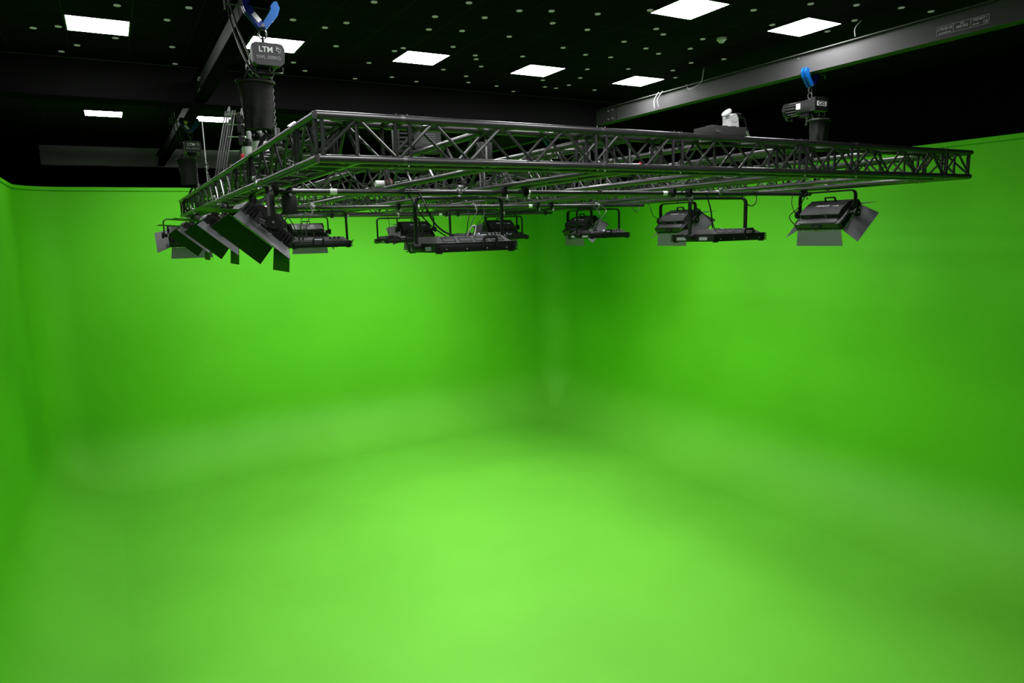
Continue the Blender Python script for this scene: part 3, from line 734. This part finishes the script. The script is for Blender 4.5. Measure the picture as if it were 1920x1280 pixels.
# red and white plugs
for i, (px, py, pz, lb) in enumerate(((5.48, 6.6, .722, 'red and white plug lying on the grid beneath the bracing near the flat black case'), (2.33, 6.55, .482, 'red and white plug lying low in the grid near the finned control box'))):
    r = thing('mains_plug', lb, 'plug', (px, py, pz+.03), group='red and white plugs')
    MB().cyl((-.09, 0, 0), (.02, 0, 0), .03, 14).build('body', WHITE, r)
    MB().cyl((.02, 0, 0), (.07, 0, .0), .034, 14).box((.045, 0, .03), (.04, .03, .03), bev=.004).build('red_collar', RED, r)
# yellow tag above the far hoist
r = thing('pendant_tag', 'small yellow round tag hanging beside the distant blue clamp', 'tag', (XL-.04, 12.0, 1.83))
MB().ball((0, 0, 0), .03, (1, .4, 1.2)).build('tag_disc', YELL, r); MB().cyl((0, 0, .02), (0, 0.03, .08), .003, 6).build('cord', YELL, r)

# ---------------------------------------------------------------- cables
def cable(pts, label, r=.006, m=CABLE, group=None, cat='cable'):
    base = V(pts[0])
    mb = MB(); mb.path(smooth_pts([V(p)-base for p in pts]), r, 6)
    o = mb.build('cable', m, loc=(base.x, base.y, base.z+H)); tag(o, label, cat, group); return o
cable([(1.1, 6.89, 2.11), (1.1, 6.87, 1.97), (1.1, 6.68, 1.78), (1.1, 6.44, 1.58), (1.12, 6.2, 1.39), (1.15, 6.1, 1.33)], 'outer cable sweeping from the steel beam to the underside of the large LTM hoist', .008, CABLEG)
cable([(1.07, 6.64, 2.04), (1.08, 6.59, 1.92), (1.1, 6.46, 1.73), (1.12, 6.29, 1.55), (1.13, 6.1, 1.36), (1.2, 6.05, 1.33)], 'inner black cable running close beside the outer one to the large LTM hoist', .008, CABLEG)
cable([(1.0, 12.2, 2.0), (1.0, 12.2, 1.8), (1.05, 12.2, 1.6), (1.12, 12.15, 1.42), (1.18, 12.1, 1.34)], 'outer cable looping down to the distant LTM hoist', .008, CABLEG)
cable([(1.02, 12.1, 1.98), (1.05, 12.1, 1.76), (1.1, 12.1, 1.55), (1.17, 12.1, 1.36)], 'inner cable looping down to the distant LTM hoist', .008, CABLEG)
cable([(2.32, 5.93, .38), (2.32, 5.8, .29), (2.39, 5.8, .18), (2.49, 5.8, .08), (2.62, 5.82, .0)], 'thin black cable slanting from the pipe past the yoke arm onto the largest flat panel')
cable([(2.43, 5.95, .40), (2.43, 5.8, .27), (2.49, 5.8, .14), (2.58, 5.8, .05), (2.70, 5.82, .0)], 'thick black cable sagging onto the largest flat panel', .009)
cable([(2.87, 5.9, .0), (2.9, 5.85, .08), (2.94, 5.85, .08), (2.92, 5.85, .0)], 'short pale cable loop on top of the largest flat panel', .006, WHITE)
cable([(5.62, 5.95, .37), (5.60, 5.85, .30), (5.71, 5.82, .2), (5.88, 5.82, .09), (6.02, 5.9, .0)], 'black cable slanting down onto the second largest flat panel')
cable([(5.94, 5.95, .38), (5.96, 5.9, .2), (5.99, 5.9, .0)], 'black cable dropping straight down to the second largest flat panel', .008)
cable([(6.5, 5.95, .39), (6.52, 5.9, .29), (6.61, 5.9, .25), (6.69, 5.9, .29), (6.75, 5.95, .385)], 'black cable loop sagging below the nearest pipe past the second largest panel')
cable([(6.93, 8.2, .46), (6.92, 8.05, .32), (6.98, 8.05, .2), (7.25, 8.1, .12)], 'thin black cable bowing beside the barn door lamp behind the second largest panel', .005)
cable([(1.25, 6.5, .46), (1.4, 6.9, .33), (1.75, 8., .2), (1.95, 8.55, .0)], 'black cable running from the near corner to the flat panel with knobs')
cable([(1.6, 6.5, .46), (1.7, 7.0, .33), (1.85, 8.0, .2), (1.99, 8.55, .0)], 'second black cable dropping to the flat panel with knobs, inside the first', .005)
cable([(2.14, 8.7, .4), (2.12, 8.55, .31), (2.05, 8.55, .2), (2.03, 8.56, .02)], 'grey cable curling down behind the flat panel with knobs', .006, CABLEG)
cable([(4.27, 11.95, .37), (4.23, 11.75, .23), (4.2, 11.78, .02)], 'thin cable hanging onto the distant flat panel with the lit display', .005)
cable([(4.22, 8.75, .39), (4.2, 8.55, .29), (4.16, 8.52, .14), (4.16, 8.56, .0)], 'black cable hanging onto the flat panel behind the largest one')
cable([(4.35, 8.75, .42), (4.30, 8.5, .33), (4.22, 8.52, .16), (4.2, 8.56, .0)], 'grey cable hanging onto the flat panel behind the largest one', .006, CABLEG)
cable([(4.49, 8.75, .41), (4.42, 8.52, .29), (4.3, 8.52, .13), (4.25, 8.57, .0)], 'rightmost black cable hanging onto the flat panel behind the largest one', .005)
cable([(6.40, 8.75, .38), (6.35, 8.52, .25), (6.27, 8.55, .02)], 'black cable hanging onto the flat panel in front of the small barn door lamp', .006)
cable([(6.55, 8.75, .39), (6.47, 8.52, .30), (6.33, 8.52, .15), (6.30, 8.56, .02)], 'grey cable coiling onto the flat panel in front of the small barn door lamp', .006, CABLEG)
cable([(7.16, 8.78, .38), (7.2, 8.75, .31), (7.26, 8.75, .30), (7.32, 8.78, .375)], 'small cable loop hanging from the free end of the middle pipe', .006)
cable([(7.5, 6.03, .42), (7.47, 6.02, .27), (7.52, 5.97, .10)], 'straight thin cable beside the yoke of the lone barn door lamp', .005)
cable([(7.5, 5.83, .42), (7.5, 5.92, .25), (7.47, 6.05, .12), (7.5, 5.97, .0)], 'looped cable curling round to the end of the lone barn door lamp', .006)
cable([(7.57, 8.72, 1.88), (7.56, 8.71, 2.0), (7.57, 8.62, 2.1)], 'pale cable bent over the grey beam beside its joint, nearer the ceiling corner', .008, LTGREY)
cable([(7.57, 8.62, 1.88), (7.55, 8.62, 2.0), (7.57, 8.53, 2.1)], 'second pale cable bent over the web of the grey beam beside the joint', .008, LTGREY)
cable([(7.57, 8.01, 2.1), (7.55, 7.95, 2.02), (7.55, 7.82, 2.03), (7.57, 7.71, 2.09), (7.57, 7.67, 2.26)], 'pale cable drooping over the grey beam and up to the ceiling', .007, LTGREY)
cable([(7.57, 5.25, 2.26), (7.57, 5.32, 2.2), (7.55, 5.3, 2.1)], 'short cable stub poking up from the grey beam beside the bright ceiling panel', .006, LTGREY)
# cable looms tied along the trusses
rng = random.Random(9)
loom = [('cable loom draped along the near side of the first inner truss', 1, 3.42), ('cable loom draped along the second inner truss', 1, 5.55), ('cable loom draped along the truss edge below the LTM hoists', 1, 1.2), ('cable loom draped along the truss edge below the GIS hoist', 1, 7.67), ('cable loom draped along the cross truss nearest the camera side', 0, 7.02), ('cable loom draped along the deeper cross truss', 0, 10.42)]
for lb, ax, c in loom:
    a, b = (4.6, 12.8) if ax else (1.3, 7.5)
    for q in range(2):
        pts = []; n = int((b-a)/.28)
        for i in range(n+1):
            s_ = a+(b-a)*i/n; w = rng.uniform(-.07, .07); z = .50+.04*q+(rng.uniform(0, .12) if i % 2 else 0)
            pts.append((c+w, s_, z) if ax else (s_, c+w, z))
        cable(pts, lb, .008-.002*q, CABLE if q else CABLEG, lb.replace('cable loom', 'cable looms'))

# ---------------------------------------------------------------- world, camera, colour
w = bpy.data.worlds.new('World'); bpy.context.scene.world = w; w.use_nodes = True
w.node_tree.nodes['Background'].inputs[0].default_value = (.01, .01, .01, 1); w.node_tree.nodes['Background'].inputs[1].default_value = .2
cam = bpy.data.cameras.new('Camera'); co = bpy.data.objects.new('Camera', cam); C.objects.link(co); bpy.context.scene.camera = co
yaw, pit, roll = 1.05851309, -0.15240738, -0.02819364
d = V((math.cos(pit)*math.cos(yaw), math.cos(pit)*math.sin(yaw), math.sin(pit)))
rr = V((math.sin(yaw), -math.cos(yaw), 0)); uu = rr.cross(d)
R = rr*math.cos(roll)+uu*math.sin(roll); U = -rr*math.sin(roll)+uu*math.cos(roll)
co.matrix_world = M4(((R.x, U.x, -d.x, 0), (R.y, U.y, -d.y, 0), (R.z, U.z, -d.z, H), (0, 0, 0, 1)))
cam.sensor_width = 36; cam.lens = 1309.04/1920*36; cam.clip_start = .05; cam.clip_end = 200
sc = bpy.context.scene
sc.view_settings.view_transform = 'Standard'; sc.view_settings.look = 'None'; sc.view_settings.exposure = 0.

sc.view_settings.use_curve_mapping = True
cm = sc.view_settings.curve_mapping; cv = cm.curves[3]
for x, y in ((.01, .006), (.04, .034), (.15, .14), (.4, .40), (.75, .76)): cv.points.new(x, y)
cm.update()
